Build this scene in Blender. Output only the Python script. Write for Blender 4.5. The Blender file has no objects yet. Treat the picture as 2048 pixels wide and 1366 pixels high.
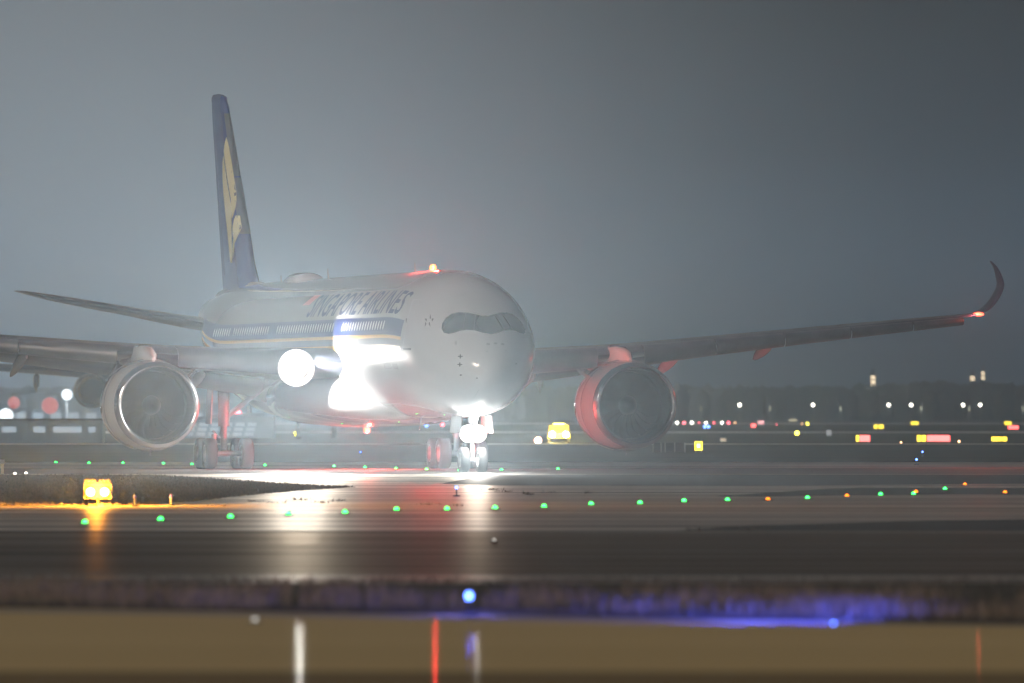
import bpy, bmesh, math, random
import numpy as np
from mathutils import Vector, Matrix
from mathutils.bvhtree import BVHTree
random.seed(7); rng = np.random.default_rng(7)
R = math.radians; PI = math.pi
C = bpy.context.scene.collection

# ------------------------------------------------------------------ camera (a 340 mm telephoto, 2.4 m above the ground)
F, CX, VY, H = 19400.0, 1024.0, 830.0, 2.4          # focal length and horizon in photo pixels
PY, PX0, TH = 400.0, -0.62, R(12.1)                 # nose of the airliner and its heading
cam = bpy.data.cameras.new('camera'); co = bpy.data.objects.new('camera', cam); C.objects.link(co)
co.location = (0, 0, H); co.rotation_euler = (R(90), 0, 0)
cam.sensor_width = 36; cam.lens = F/2048*36; cam.shift_y = (VY-683)/2048
cam.clip_start = 1; cam.clip_end = 20000
cam.dof.use_dof = True; cam.dof.focus_distance = 408; cam.dof.aperture_fstop = 2.2
sc = bpy.context.scene; sc.camera = co
sc.view_settings.view_transform = 'Standard'; sc.view_settings.look = 'None'
sc.view_settings.exposure = 0; sc.view_settings.gamma = 1
cy = sc.cycles
cy.max_bounces = 5; cy.diffuse_bounces = 2; cy.glossy_bounces = 3; cy.transmission_bounces = 3; cy.volume_bounces = 0
cy.caustics_reflective = False; cy.caustics_refractive = False
cy.sample_clamp_direct = 60; cy.sample_clamp_indirect = 4
cy.use_denoising = True

def gx(u, D): return (u-CX)*D/F
def gz(v, D): return H+(VY-v)*D/F
def gd(v, z=0): return (H-z)*F/(v-VY)
def at(u, v, z=0):
    D = gd(v, z); return Vector((gx(u, D), D, z))

# ------------------------------------------------------------------ materials
MATS = {}
def principled(name, col, rough=.5, metal=0, spec=.5, emit=None, estr=0, coat=0, build=None):
    if name in MATS: return MATS[name]
    m = bpy.data.materials.new(name); m.use_nodes = True; nt = m.node_tree
    b = nt.nodes['Principled BSDF']
    b.inputs['Base Color'].default_value = (*col, 1)
    b.inputs['Roughness'].default_value = rough; b.inputs['Metallic'].default_value = metal
    b.inputs['Specular IOR Level'].default_value = spec; b.inputs['Coat Weight'].default_value = coat; b.inputs['Coat Roughness'].default_value = .035
    if emit: b.inputs['Emission Color'].default_value = (*emit, 1); b.inputs['Emission Strength'].default_value = estr
    if build: build(nt, b)
    MATS[name] = m; return m
def tex_noise(nt, scale, stretch=(1,1,1), detail=4, rough=.55, coord='Object', dist=0):
    tc = nt.nodes.new('ShaderNodeTexCoord'); mp = nt.nodes.new('ShaderNodeMapping'); n = nt.nodes.new('ShaderNodeTexNoise')
    mp.inputs['Scale'].default_value = stretch
    n.inputs['Scale'].default_value = scale; n.inputs['Detail'].default_value = detail; n.inputs['Roughness'].default_value = rough
    n.inputs['Distortion'].default_value = dist
    nt.links.new(tc.outputs[coord], mp.inputs[0]); nt.links.new(mp.outputs[0], n.inputs['Vector'])
    return n.outputs['Fac']
def ramp(nt, fac, stops):
    r = nt.nodes.new('ShaderNodeValToRGB'); nt.links.new(fac, r.inputs[0]); e = r.color_ramp.elements
    while len(e) < len(stops): e.new(.5)
    for k, (p, c) in zip(e, stops):
        k.position = p; k.color = (*c, 1) if len(c) == 3 else c
    return r.outputs[0]
def varied(c1, c2, scale, stretch=(1,1,1), lo=.35, hi=.65, bump=0, rr=None, bs=None):
    def f(nt, b):
        fac = tex_noise(nt, scale, stretch)
        nt.links.new(ramp(nt, fac, [(lo, c1), (hi, c2)]), b.inputs['Base Color'])
        if rr: nt.links.new(ramp(nt, tex_noise(nt, scale*.7, stretch), [(lo, (rr[0],)*3), (hi, (rr[1],)*3)]), b.inputs['Roughness'])
        if bump:
            bn = nt.nodes.new('ShaderNodeBump'); bn.inputs['Strength'].default_value = bump; bn.inputs['Distance'].default_value = .02
            nt.links.new(tex_noise(nt, bs or scale*6, stretch), bn.inputs['Height']); nt.links.new(bn.outputs[0], b.inputs['Normal'])
    return f
def grimy(c, rough, amp=.06):
    def f(nt, b):
        fac = tex_noise(nt, 1.2, (1,.25,1), 6)
        d = tuple(max(0, x-amp) for x in c)
        nt.links.new(ramp(nt, fac, [(.3, d), (.65, c)]), b.inputs['Base Color'])
        nt.links.new(ramp(nt, fac, [(.3, (rough+.03,)*3), (.7, (rough,)*3)]), b.inputs['Roughness'])
    return f
white = principled('white_paint', (.64,.64,.66), .2, coat=.8, build=grimy((.64,.64,.66), .18, .02))
greyp = principled('grey_paint', (.42,.43,.45), .3, build=grimy((.42,.43,.45), .3))
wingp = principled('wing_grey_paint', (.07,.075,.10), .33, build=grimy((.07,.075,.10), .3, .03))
navy = principled('navy_paint', (.012,.022,.11), .4, spec=.25)
navy_tail = principled('navy_tail_paint', (.035,.06,.27), .22)
gold = principled('gold_paint', (.62,.36,.08), .35)
birdm = principled('pale_yellow_paint', (.85,.78,.42), .35)
redp = principled('red_paint', (.45,.05,.05), .35)
linep = principled('panel_gap', (.09,.09,.1), .6)
alu = principled('bare_aluminium', (.74,.75,.80), .22, metal=1)
steel = principled('gear_steel', (.2,.2,.215), .42, metal=.4)
dark = principled('dark_liner', (.018,.018,.02), .45)
fanm = principled('fan_blade_titanium', (.03,.03,.034), .4, metal=.5)
glassm = principled('black_glass', (.012,.012,.014), .12, spec=.2)
winm = principled('cabin_window_glass', (.55,.56,.58), .3)
rubber = principled('tyre_rubber', (.022,.022,.024), .75)
carbon = principled('winglet_dark_paint', (.02,.025,.07), .28)
def lamp_mat(name, c, s): return principled(name, (.02,.02,.02), .4, emit=c, estr=s)
white_l = lamp_mat('white_lamp', (1,.95,.88), 14)
red_l = lamp_mat('red_lamp', (1,.075,.035), 7)
amber_core = lamp_mat('amber_core', (1,.26,.02), 3.4)
green_l = lamp_mat('green_lamp', (.03,1,.11), 9)
orange_l = lamp_mat('orange_lamp', (1,.21,.004), 4)
blue_l = lamp_mat('blue_lamp', (.10,.22,1), 14)
yel_panel = lamp_mat('yellow_backlit_panel', (1,.72,.04), 3.5)
red_panel = lamp_mat('red_backlit_panel', (1,.12,.11), 5)
whi_panel = lamp_mat('white_backlit_panel', (1,.93,.8), 2.6)
far_white = lamp_mat('far_white_lamp', (1,.93,.78), 14)
far_red = lamp_mat('far_red_lamp', (1,.12,.16), 9)
far_yel = lamp_mat('far_yellow_lamp', (1,.85,.08), 9)
far_blue = lamp_mat('far_blue_lamp', (.15,.3,1), 9)
far_amber = lamp_mat('far_amber_lamp', (1,.55,.28), 7)
blackp = principled('black_metal', (.03,.03,.033), .55)
yelp = principled('yellow_housing', (.08,.045,.012), .5)
poleg = principled('galvanised_steel', (.4,.41,.42), .45, metal=.5)

# ------------------------------------------------------------------ mesh helpers
class MB:
    def __init__(s): s.v = []; s.f = []
    def add(s, vs, fs):
        b = len(s.v); s.v += [tuple(v) for v in vs]; s.f += [tuple(b+i for i in f) for f in fs]; return s
    def box(s, x0, x1, y0, y1, z0, z1, M=None):
        p = [Vector((x, y, z)) for z in (z0, z1) for x, y in ((x0,y0),(x1,y0),(x1,y1),(x0,y1))]
        if M is not None: p = [M @ q for q in p]
        return s.add(p, [(3,2,1,0),(4,5,6,7),(0,1,5,4),(1,2,6,5),(2,3,7,6),(3,0,4,7)])
    def tube(s, p, q, r0, r1=None, n=14, caps=True):
        p = Vector(p); q = Vector(q); r1 = r0 if r1 is None else r1
        d = (q-p).normalized(); a = d.orthogonal().normalized(); b = d.cross(a)
        vs = [c+(a*math.cos(t)+b*math.sin(t))*r for c, r in ((p, r0), (q, r1)) for t in (2*PI*i/n for i in range(n))]
        fs = [(i, (i+1) % n, n+(i+1) % n, n+i) for i in range(n)]
        if caps: fs += [tuple(range(n-1, -1, -1)), tuple(range(n, 2*n))]
        return s.add(vs, fs)
    def lathe(s, prof, axis='y', c=(0,0,0), n=48, close=False):
        # prof: (along, radius)
        c = Vector(c); vs = []
        for t, r in prof:
            for i in range(n):
                a = 2*PI*i/n; p, q = r*math.cos(a), r*math.sin(a)
                vs.append(c+{'x': Vector((t, p, q)), 'y': Vector((p, t, q)), 'z': Vector((p, q, t))}[axis])
        m = len(prof); fs = []
        for j in range(m if close else m-1):
            k = (j+1) % m
            for i in range(n): fs.append((j*n+i, j*n+(i+1) % n, k*n+(i+1) % n, k*n+i))
        return s.add(vs, fs)
    def loft(s, secs, closed=True, cap=True):
        n = len(secs[0]); vs = [p for se in secs for p in se]; fs = []
        for j in range(len(secs)-1):
            for i in range(n if closed else n-1): fs.append((j*n+i, j*n+(i+1) % n, (j+1)*n+(i+1) % n, (j+1)*n+i))
        if cap: fs += [tuple(range(n-1, -1, -1)), tuple((len(secs)-1)*n+i for i in range(n))]
        return s.add(vs, fs)
    def dome(s, c, r, h=None, n=10, m=4):
        h = h or r; return s.lathe([(h*math.sin(PI/2*j/m), max(1e-4, r*math.cos(PI/2*j/m))) for j in range(m+1)], 'z', c, n)
    def ball(s, c, r, n=12, m=8, sz=(1,1,1)):
        vs = [Vector(c)+Vector((r*sz[0]*math.sin(PI*j/m)*math.cos(2*PI*i/n), r*sz[1]*math.sin(PI*j/m)*math.sin(2*PI*i/n), r*sz[2]*math.cos(PI*j/m))) for j in range(m+1) for i in range(n)]
        return s.add(vs, [(j*n+i, j*n+(i+1) % n, (j+1)*n+(i+1) % n, (j+1)*n+i) for j in range(m) for i in range(n)])
    def build(s, name, mat, parent=None, smooth=True, angle=35, loc=None):
        me = bpy.data.meshes.new(name); me.from_pydata(s.v, [], s.f)
        bm = bmesh.new(); bm.from_mesh(me)
        bmesh.ops.remove_doubles(bm, verts=bm.verts, dist=1e-5); bmesh.ops.recalc_face_normals(bm, faces=bm.faces)
        bm.to_mesh(me); bm.free()
        if smooth:
            me.shade_smooth()
            me.set_sharp_from_angle(angle=R(angle))
        me.materials.append(mat)
        o = bpy.data.objects.new(name, me); C.objects.link(o)
        if parent: o.parent = parent
        if loc: o.location = loc
        return o
def tag(o, label=None, cat=None, group=None, kind=None):
    if label: o['label'] = label
    if cat: o['category'] = cat
    if group: o['group'] = group
    if kind: o['kind'] = kind
    return o
def empty(name, loc=(0,0,0), rz=0, parent=None):
    o = bpy.data.objects.new(name, None); C.objects.link(o); o.location = loc; o.rotation_euler = (0,0,rz); o.empty_display_size = .1
    if parent: o.parent = parent
    return o
def copy_tree(o, parent=None):
    c = o.copy(); C.objects.link(c); c.parent = parent
    for ch in list(o.children): copy_tree(ch, c)
    return c
def lamp(kind, name, loc, energy, color, parent=None, rad=.1, aim=None, spot=None, blend=.5):
    l = bpy.data.lights.new(name, kind); l.energy = energy; l.color = color; l.shadow_soft_size = rad
    if kind == 'SPOT': l.spot_size = R(spot); l.spot_blend = blend
    o = bpy.data.objects.new(name, l); C.objects.link(o); o.location = loc
    if aim: o.rotation_euler = Vector(aim).to_track_quat('-Z', 'Y').to_euler()
    if parent: o.parent = parent
    return o
def hermite(xs, ys):
    xs = np.array(xs, float); ys = np.array(ys, float); m = np.gradient(ys, xs)
    # limit overshoot
    d = np.diff(ys)/np.diff(xs)
    for i in range(1, len(xs)-1):
        if d[i-1]*d[i] <= 0: m[i] = 0
    for i in range(len(d)):
        if d[i] == 0: m[i] = m[i+1] = 0
    def f(x):
        x = min(max(x, xs[0]), xs[-1]); i = min(int(np.searchsorted(xs, x, side='right'))-1, len(xs)-2)
        h = xs[i+1]-xs[i]; t = (x-xs[i])/h
        return float((2*t**3-3*t*t+1)*ys[i]+(t**3-2*t*t+t)*h*m[i]+(-2*t**3+3*t*t)*ys[i+1]+(t**3-t*t)*h*m[i+1])
    return f

# ================================================================== THE AIRLINER (local axes: x port, y aft, z up)
plane = empty('airliner', (PX0, PY, 0), TH)
tag(plane, 'white twin-engine airliner with navy tail taxiing nose-on with landing lights blazing', 'airliner')
W2L = (Matrix.Translation((PX0, PY, 0)) @ Matrix.Rotation(TH, 4, 'Z')).inverted()
NOSE = [(0,4.2,4.2,0,4.2),(.25,4.85,3.6,.72,4.28),(.5,5.15,3.38,1.0,4.33),(1,5.6,3.08,1.4,4.43),(2,6.3,2.74,1.92,4.65),(3,6.98,2.53,2.25,4.87),
        (4,7.52,2.40,2.48,5.05),(5,7.92,2.32,2.64,5.18),(6,8.18,2.28,2.76,5.28),(8,8.46,2.25,2.90,5.38),(10,8.54,2.25,2.96,5.4),(14,8.54,2.25,2.98,5.4),(44,8.54,2.25,2.98,5.4),
        (48,8.54,2.48,2.93,5.45),(52,8.5,3.1,2.68,5.7),(56,8.4,4.05,2.2,6.1),(60,8.2,5.1,1.6,6.6),(64,7.95,6.1,.95,7.0),(66.2,7.65,6.75,.4,7.2)]
_q = [math.sqrt(n[0]) for n in NOSE]
_top, _bot, _w, _zc = [hermite(_q, [n[k] for n in NOSE]) for k in (1,2,3,4)]
def fus(a, phi, side=-1, off=0.0):
    q = math.sqrt(max(a, 0)); top, bot, w, zc = _top(q), _bot(q), _w(q), _zc(q)
    c, s_ = math.cos(phi), math.sin(phi)
    hz = (top-zc) if c >= 0 else (zc-bot)
    return Vector((side*(w+off)*s_, a, zc+(hz+off)*c))
def phi_of(a, z):
    q = math.sqrt(a); top, zc, bot = _top(q), _zc(q), _bot(q)
    h = (top-zc) if z >= zc else (zc-bot)
    return math.acos(max(-1, min(1, (z-zc)/h)))
ast = [(.02+i*.085)**2 for i in range(42)]; ast = [a for a in ast if a < 12]+[14+i*1.5 for i in range(20)]+[44+i*.75 for i in range(30)]+[66.2]
secs = [[fus(a, 2*PI*i/72, 1) for i in range(72)] for a in ast]
mb = MB().loft(secs)
fuselage = mb.build('fuselage', white, plane, angle=60)
bmf = bmesh.new(); bmf.from_mesh(fuselage.data); FB = BVHTree.FromBMesh(bmf); bmf.free()
CAML = W2L @ Vector((0, 0, H))
def trace(u, v, tree=None, off=.012):
    d = (W2L.to_3x3() @ Vector(((u-CX)/F, 1, (VY-v)/F))).normalized()
    p, n, i, dist = (tree or FB).ray_cast(CAML, d)
    if p is None:
        q = CAML+d*410
        for k in range(4):
            p, n, i, dist = (tree or FB).find_nearest(q); t = (p-CAML).dot(d); q = CAML+d*t
    if n.dot(d) > 0: n = -n
    return p+n*off
def decal_bm(polys, cell):
    bm = bmesh.new()
    for poly in polys:
        vs = [bm.verts.new((p[0], p[1], 0)) for p in poly]; bm.faces.new(vs)
    xs = [v.co.x for v in bm.verts]; ys = [v.co.y for v in bm.verts]
    bmesh.ops.triangulate(bm, faces=bm.faces[:])
    for ax, lo, hi in ((0, min(xs), max(xs)), (1, min(ys), max(ys))):
        n = int((hi-lo)/cell)
        for k in range(1, n+1):
            no = (1,0,0) if ax == 0 else (0,1,0); c = lo+k*(hi-lo)/(n+1)
            bmesh.ops.bisect_plane(bm, geom=bm.verts[:]+bm.edges[:]+bm.faces[:], dist=1e-6, plane_co=(c,c,0), plane_no=no)
    return bm
def decal(name, polys, cell, fn, mat, parent, mirror=False):
    bm = decal_bm(polys, cell)
    for v in bm.verts: v.co = fn(v.co.x, v.co.y)
    if mirror:
        g = bmesh.ops.duplicate(bm, geom=bm.verts[:]+bm.edges[:]+bm.faces[:])['geom']
        for v in g:
            if isinstance(v, bmesh.types.BMVert): v.co.x = -v.co.x
        bmesh.ops.remove_doubles(bm, verts=bm.verts, dist=.004)
    bmesh.ops.recalc_face_normals(bm, faces=bm.faces)
    me = bpy.data.meshes.new(name); bm.to_mesh(me); bm.free(); me.shade_smooth(); me.materials.append(mat)
    o = bpy.data.objects.new(name, me); C.objects.link(o); o.parent = parent; return o
def smooth_poly(pts, n=6):
    out = []; m = len(pts)
    for i in range(m):
        p0, p1, p2, p3 = [Vector(pts[(i+k) % m]) for k in (-1,0,1,2)]
        for j in range(n):
            t = j/n; out.append(tuple(.5*((2*p1)+(p2-p0)*t+(2*p0-5*p1+4*p2-p3)*t*t+(3*p1-p0-3*p2+p3)*t**3)))
    return out

# windscreen mask: half of it followed along the nose, then mirrored
UC = 978
left = [(UC,631.5),(966,632.5),(952,629.5),(936,626),(918,625),(904,628),(892,636),(884.5,648),(883.5,658),(888,665.5),(897,668),(908,666),(920,662),(934,660),(950,661.5),(964,665.5),(UC,668.5)]
def wsf(u, v):
    p = trace(u, v, off=.014)
    if u > UC-.01 or p.x > 0: p.x = 0
    return p
decal('windscreen', [left], 5, wsf, glassm, fuselage, mirror=True)
# thin window posts on the windscreen
for u0, v0, u1, v1 in ((932,627,926,661),(951,630,948,661.5)):
    a, b = trace(u0, v0, off=.03), trace(u1, v1, off=.03)
    for s in (1, -1):
        pm = MB(); pts = [a.lerp(b, t/5) for t in range(6)]
        pts = [FB.find_nearest(p)[0]+FB.find_nearest(p)[1]*.03 for p in pts]
        for p, q in zip(pts, pts[1:]): pm.tube((p.x*s, p.y, p.z), (q.x*s, q.y, q.z), .010, n=6)
        pm.build('windscreen_post', principled('post_black', (.04,.04,.04), .5), fuselage)

# livery stripes, along the cylinder
def stripe(name, a0, a1, p0, p1, mat, off=.012, side=-1):
    m = MB(); n = int((a1-a0)/1.0)+1
    rows = [[fus(a0+(a1-a0)*j/n, p0+(p1-p0)*i/8, side, off) for i in range(9)] for j in range(n+1)]
    m.loft(rows, closed=False, cap=False); return m.build(name, mat, fuselage)
for sd in (-1, 1):
    stripe('navy_stripe', 6.3, 56, R(69.0), R(82.6), navy, side=sd)
    stripe('gold_stripe', 6.3, 56, R(82.9), R(85.4), gold, side=sd)
    stripe('lower_stripe', 6.3, 56, R(90.5), R(94.5), gold, side=sd)
def sidemap(side):
    def f(a, arc): return fus(a, PI/2-arc/3.05, side, .014)
    return f
# cabin windows (shared mesh on the constant section)
wq = [(.13*math.cos(t)*(1 if abs(math.cos(t)) < .8 else 1), .2*math.sin(t)) for t in (2*PI*i/12 for i in range(12))]
def window_mesh(side):
    bm = bmesh.new(); ph0 = R(75.5)
    vs = []
    for p, q in wq:
        P = fus(20, ph0-q/3.05, side, .02); vs.append(bm.verts.new((P.x, p, P.z)))
    bm.faces.new(vs); me = bpy.data.meshes.new('cabin_window'); bm.to_mesh(me); bm.free(); me.materials.append(winm); return me
wm = window_mesh(-1); k = 0
a = 9.3
while a < 49.5:
    if not (18.3 < a < 20 or 33.4 < a < 35.2 or 44.5 < a < 45):
        o = bpy.data.objects.new('cabin_window', wm); C.objects.link(o); o.parent = fuselage; o.location = (0, a, 0); k += 1
    a += .56
# lettering
def text_polys(body, size, font_shear=0, spacing=1.0):
    cu = bpy.data.curves.new('t', 'FONT'); cu.body = body; cu.size = size; cu.shear = font_shear; cu.space_character = spacing
    cu.offset = .012*size; cu.resolution_u = 3
    o = bpy.data.objects.new('t', cu); C.objects.link(o); dg = bpy.context.evaluated_depsgraph_get(); dg.update()
    me = bpy.data.meshes.new_from_object(o.evaluated_get(dg)); bpy.data.objects.remove(o); return me
def text_decal(name, body, a_left, a_right, arc0, height, mat, side=-1, shear=0, spacing=1.0):
    me = text_polys(body, 1, shear, spacing)
    co_ = np.array([v.co[:] for v in me.vertices]); x0, x1 = co_[:,0].min(), co_[:,0].max(); y0, y1 = co_[:,1].min(), co_[:,1].max()
    bm = bmesh.new(); bm.from_mesh(me); bmesh.ops.triangulate(bm, faces=bm.faces[:])
    for v in bm.verts:
        v.co.x = a_left+(a_right-a_left)*(v.co.x-x0)/(x1-x0); v.co.y = arc0+height*(v.co.y-y0)/(y1-y0); v.co.z = 0
    for k in range(1, 8):
        bmesh.ops.bisect_plane(bm, geom=bm.verts[:]+bm.edges[:]+bm.faces[:], dist=1e-6, plane_co=(0, arc0+height*k/8, 0), plane_no=(0,1,0))
    f = sidemap(side)
    for v in bm.verts: v.co = f(v.co.x, v.co.y)
    me = bpy.data.meshes.new(name); bm.to_mesh(me); bm.free(); me.materials.append(mat)
    o = bpy.data.objects.new(name, me); C.objects.link(o); o.parent = fuselage; return o
text_decal('lettering', 'SINGAPORE AIRLINES', 27.6, 7.2, 1.28, 1.18, principled('navy_lettering', (.008,.014,.07), .6, spec=.1), shear=.3)
decal('lettering_flag', [[(29.9,1.9),(28.9,2.46),(27.4,2.46),(28.3,1.9)]], .5, sidemap(-1), redp, fuselage)
text_decal('registration', 'A350-900', 9.6, 7.1, -1.05, .26, linep)
# emblem of five points and the small marks on the nose
sm = []
for k in range(5):
    t = PI/2+k*2*PI/5; c = Vector((858+7.5*math.cos(t)+3.0*math.sin(t), 642-9.5*math.sin(t)))
    sm.append([(c.x+4.2*math.cos(t+q)*(.55), c.y-5.4*math.sin(t+q)) for q in (0, 2.5, PI, -2.5)])
decal('star_emblem', sm, 30, lambda u, v: trace(u, v), linep, fuselage)
decal('emblem_caption', [[(848,655.5),(860,655.5),(860,657.3),(848,657.3)]], 30, lambda u, v: trace(u, v), greyp, fuselage)
def marks(name, rects, mat, **kw):
    for u, v, w, h in rects: decal(name, [[(u-w, v-h),(u+w, v-h),(u+w, v+h),(u-w, v+h)]], 60, lambda u, v: trace(u, v), mat, fuselage)
def ell(u, v, w, h, n=12): return [(u+w*math.cos(2*PI*i/n), v+h*math.sin(2*PI*i/n)) for i in range(n)]
def cross(u, v): return [(u-5,v-.9),(u-1.4,v-.9),(u-1.2,v-4),(u+1.2,v-4),(u+1.4,v-.9),(u+5,v-.9),(u+5,v+.9),(u+1.4,v+.9),(u+1.2,v+4),(u-1.2,v+4),(u-1.4,v+.9),(u-5,v+.9)]
for p_ in (cross(921,713), cross(920,729), ell(922,750,2.4,1.4)): decal('pitot_probe', [p_], 30, lambda u, v: trace(u, v), linep, fuselage)
marks('static_port', [(954,727,2,.9),(954,756,2,.9),(1032,727.5,1.2,.8)], linep)
for e_ in [ell(976,688.5,4.2,2.2), ell(991,687,4,2), ell(1005,688.5,3.6,2.2), ell(912,686,2.6,4.6), ell(974,703,1.6,1.4), ell(1012,702,1.4,1.2)]: decal('nose_sensor_patch', [e_], 30, lambda u, v: trace(u, v), greyp, fuselage)
# door: fine gap all round
def outline(pts, w, closed=True):
    polys = []; n = len(pts)
    for i in range(n if closed else n-1):
        p, q = Vector(pts[i]), Vector(pts[(i+1) % n]); d = (q-p).normalized(); nrm = Vector((-d.y, d.x))*w/2
        polys.append([tuple(p-nrm), tuple(q-nrm), tuple(q+nrm), tuple(p+nrm)])
    return polys
door = [(828,600),(849,598),(850,602),(838,645),(826,696),(822,699),(810,699),(806,695),(813,648),(825,604)]
decal('cabin_door', outline(door, 1.1), 3, lambda u, v: trace(u, v), greyp, fuselage)
decal('door_sill', [[(806,696),(824,696),(823,700.5),(808,700.5)]], 4, lambda u, v: trace(u, v, off=.03), linep, fuselage)
marks('door_window', [(813.5,641,1.5,4.2)], linep)
decal('escape_hatch', outline([(914,589),(919,581),(940,576),(943,579),(939,587),(918,592)], 1.0), 3, lambda u, v: trace(u, v), greyp, fuselage)
decal('radome_seam', outline([(958,778),(953,788),(944,798),(932,806),(918,812)], 1.0, False), 3, lambda u, v: trace(u, v), greyp, fuselage)

# antennas and satellite fairing
def blade(a, h, c, name='antenna', z=8.52, tilt=.35, x=0):
    m = MB(); m.loft([[(x+sx*.03*t, a+yy*c+tilt*zz*h, z+zz*h) for sx, yy in ((-1,.3),(0,0),(1,.3),(1,.7),(0,1),(-1,.7))] for zz, t in ((0,1),(1,.4))])
    return m.build(name, white, plane, angle=20)
blade(16.8, .42, .12); blade(36.3, .45, .14); blade(47.6, .3, .2)
m = MB()
m.loft([[(w*math.sin(t), a, 8.42+h*max(0, math.cos(t))) for t in [PI*(i/16-.5) for i in range(17)]] for a, w, h in ((40.0,.2,.05),(40.4,.6,.34),(41,.72,.44),(43.2,.72,.46),(44.2,.6,.36),(45,.35,.2),(45.4,.1,.03))], closed=True)
m.build('satellite_fairing', white, plane)
blade(8.6, -.45, .35, 'antenna', 2.26, .1); blade(15.5, -.5, .25, 'antenna', 2.26, -.5)

# belly fairing
def ellsec(a, w, zt, zb, n=40, p=2.4):
    zc_, h = (zt+zb)/2, (zt-zb)/2; out = []
    for i in range(n):
        t = 2*PI*i/n; c, s_ = math.cos(t), math.sin(t)
        out.append((w*math.copysign(abs(s_)**(2/p), s_), a, zc_+h*math.copysign(abs(c)**(2/p), c)))
    return out
MB().loft([ellsec(a, w, zt, zb) for a, w, zt, zb in ((14.2,.6,2.9,2.3),(15.5,1.9,3.4,2.15),(17.5,2.75,4.1,2.02),(20,3.2,4.5,1.93),(25,3.4,4.6,1.88),(31,3.4,4.6,1.88),(35,3.1,4.4,1.95),(38,2.3,3.9,2.1),(40.5,.8,3.1,2.25))]).build('belly_fairing', white, plane, angle=50)

# ------------------------------------------------------------------ wings
def foil(n=12):
    xs = [0.5*(1-math.cos(PI*i/n)) for i in range(n+1)]
    th = [5*(.2969*math.sqrt(x)-.126*x-.3516*x*x+.2843*x**3-.1036*x**4) for x in xs]
    cam_ = [.06*x*(1-x)*(1 if x < .7 else 1.2) for x in xs]
    return xs, th, cam_
XS, THK, CAM = foil()
# span stations: s, leading edge aft of nose, chord, height of leading edge, incidence, thickness ratio, lean of the section
WST = [(1.5,17.3,13.6,4.62,3.5,.115,0),(3.2,18.6,12.4,4.66,3.2,.112,0),(6.5,20.8,10.3,4.82,2.6,.10,0),(10.5,23.4,8.5,5.10,2.0,.093,0),(14,25.9,7.3,5.42,1.6,.088,0),(18,28.7,5.9,5.80,1.2,.085,0),
       (22,31.5,4.6,6.18,.8,.083,0),(26,34.3,3.3,6.55,.4,.083,0),(29,36.4,2.45,6.82,0,.083,4),(30.3,37.35,2.1,6.97,0,.083,14),(31.2,38.1,1.85,7.28,0,.08,38),(31.9,38.9,1.6,7.9,0,.075,62),(32.25,39.7,1.3,8.55,0,.07,80),(32.2,40.5,.85,9.15,0,.07,95),(32.05,41.2,.3,9.5,0,.07,100)]
wint = [hermite([i for i in range(len(WST))], [w[k] for w in WST]) for k in range(7)]
def wing_at(t): return [f(t) for f in wint]
def t_of_s(s):
    lo, hi = 0, 9.0
    for _ in range(40):
        m_ = (lo+hi)/2
        if wint[0](m_) < s: lo = m_
        else: hi = m_
    return lo
def sec_pts(t, side, x0=0, x1=1, half=None):
    s, a, c, z, inc, tc, lean = wing_at(t); L = R(lean); ci, si = math.cos(R(inc)), math.sin(R(inc))
    up = (-math.sin(L), math.cos(L))
    def P(x, y):
        yy = (x*c); zz = y*c
        aft = a+yy*ci+zz*si; rise = -yy*si+zz*ci
        return Vector((side*(s+up[0]*rise), aft, z+up[1]*rise))
    top = [P(x, cm+th*tc*(1)) for x, th, cm in zip(XS, THK, CAM)]
    bot = [P(x, cm-th*tc*.85) for x, th, cm in zip(XS, THK, CAM)]
    return top, bot, P
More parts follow.
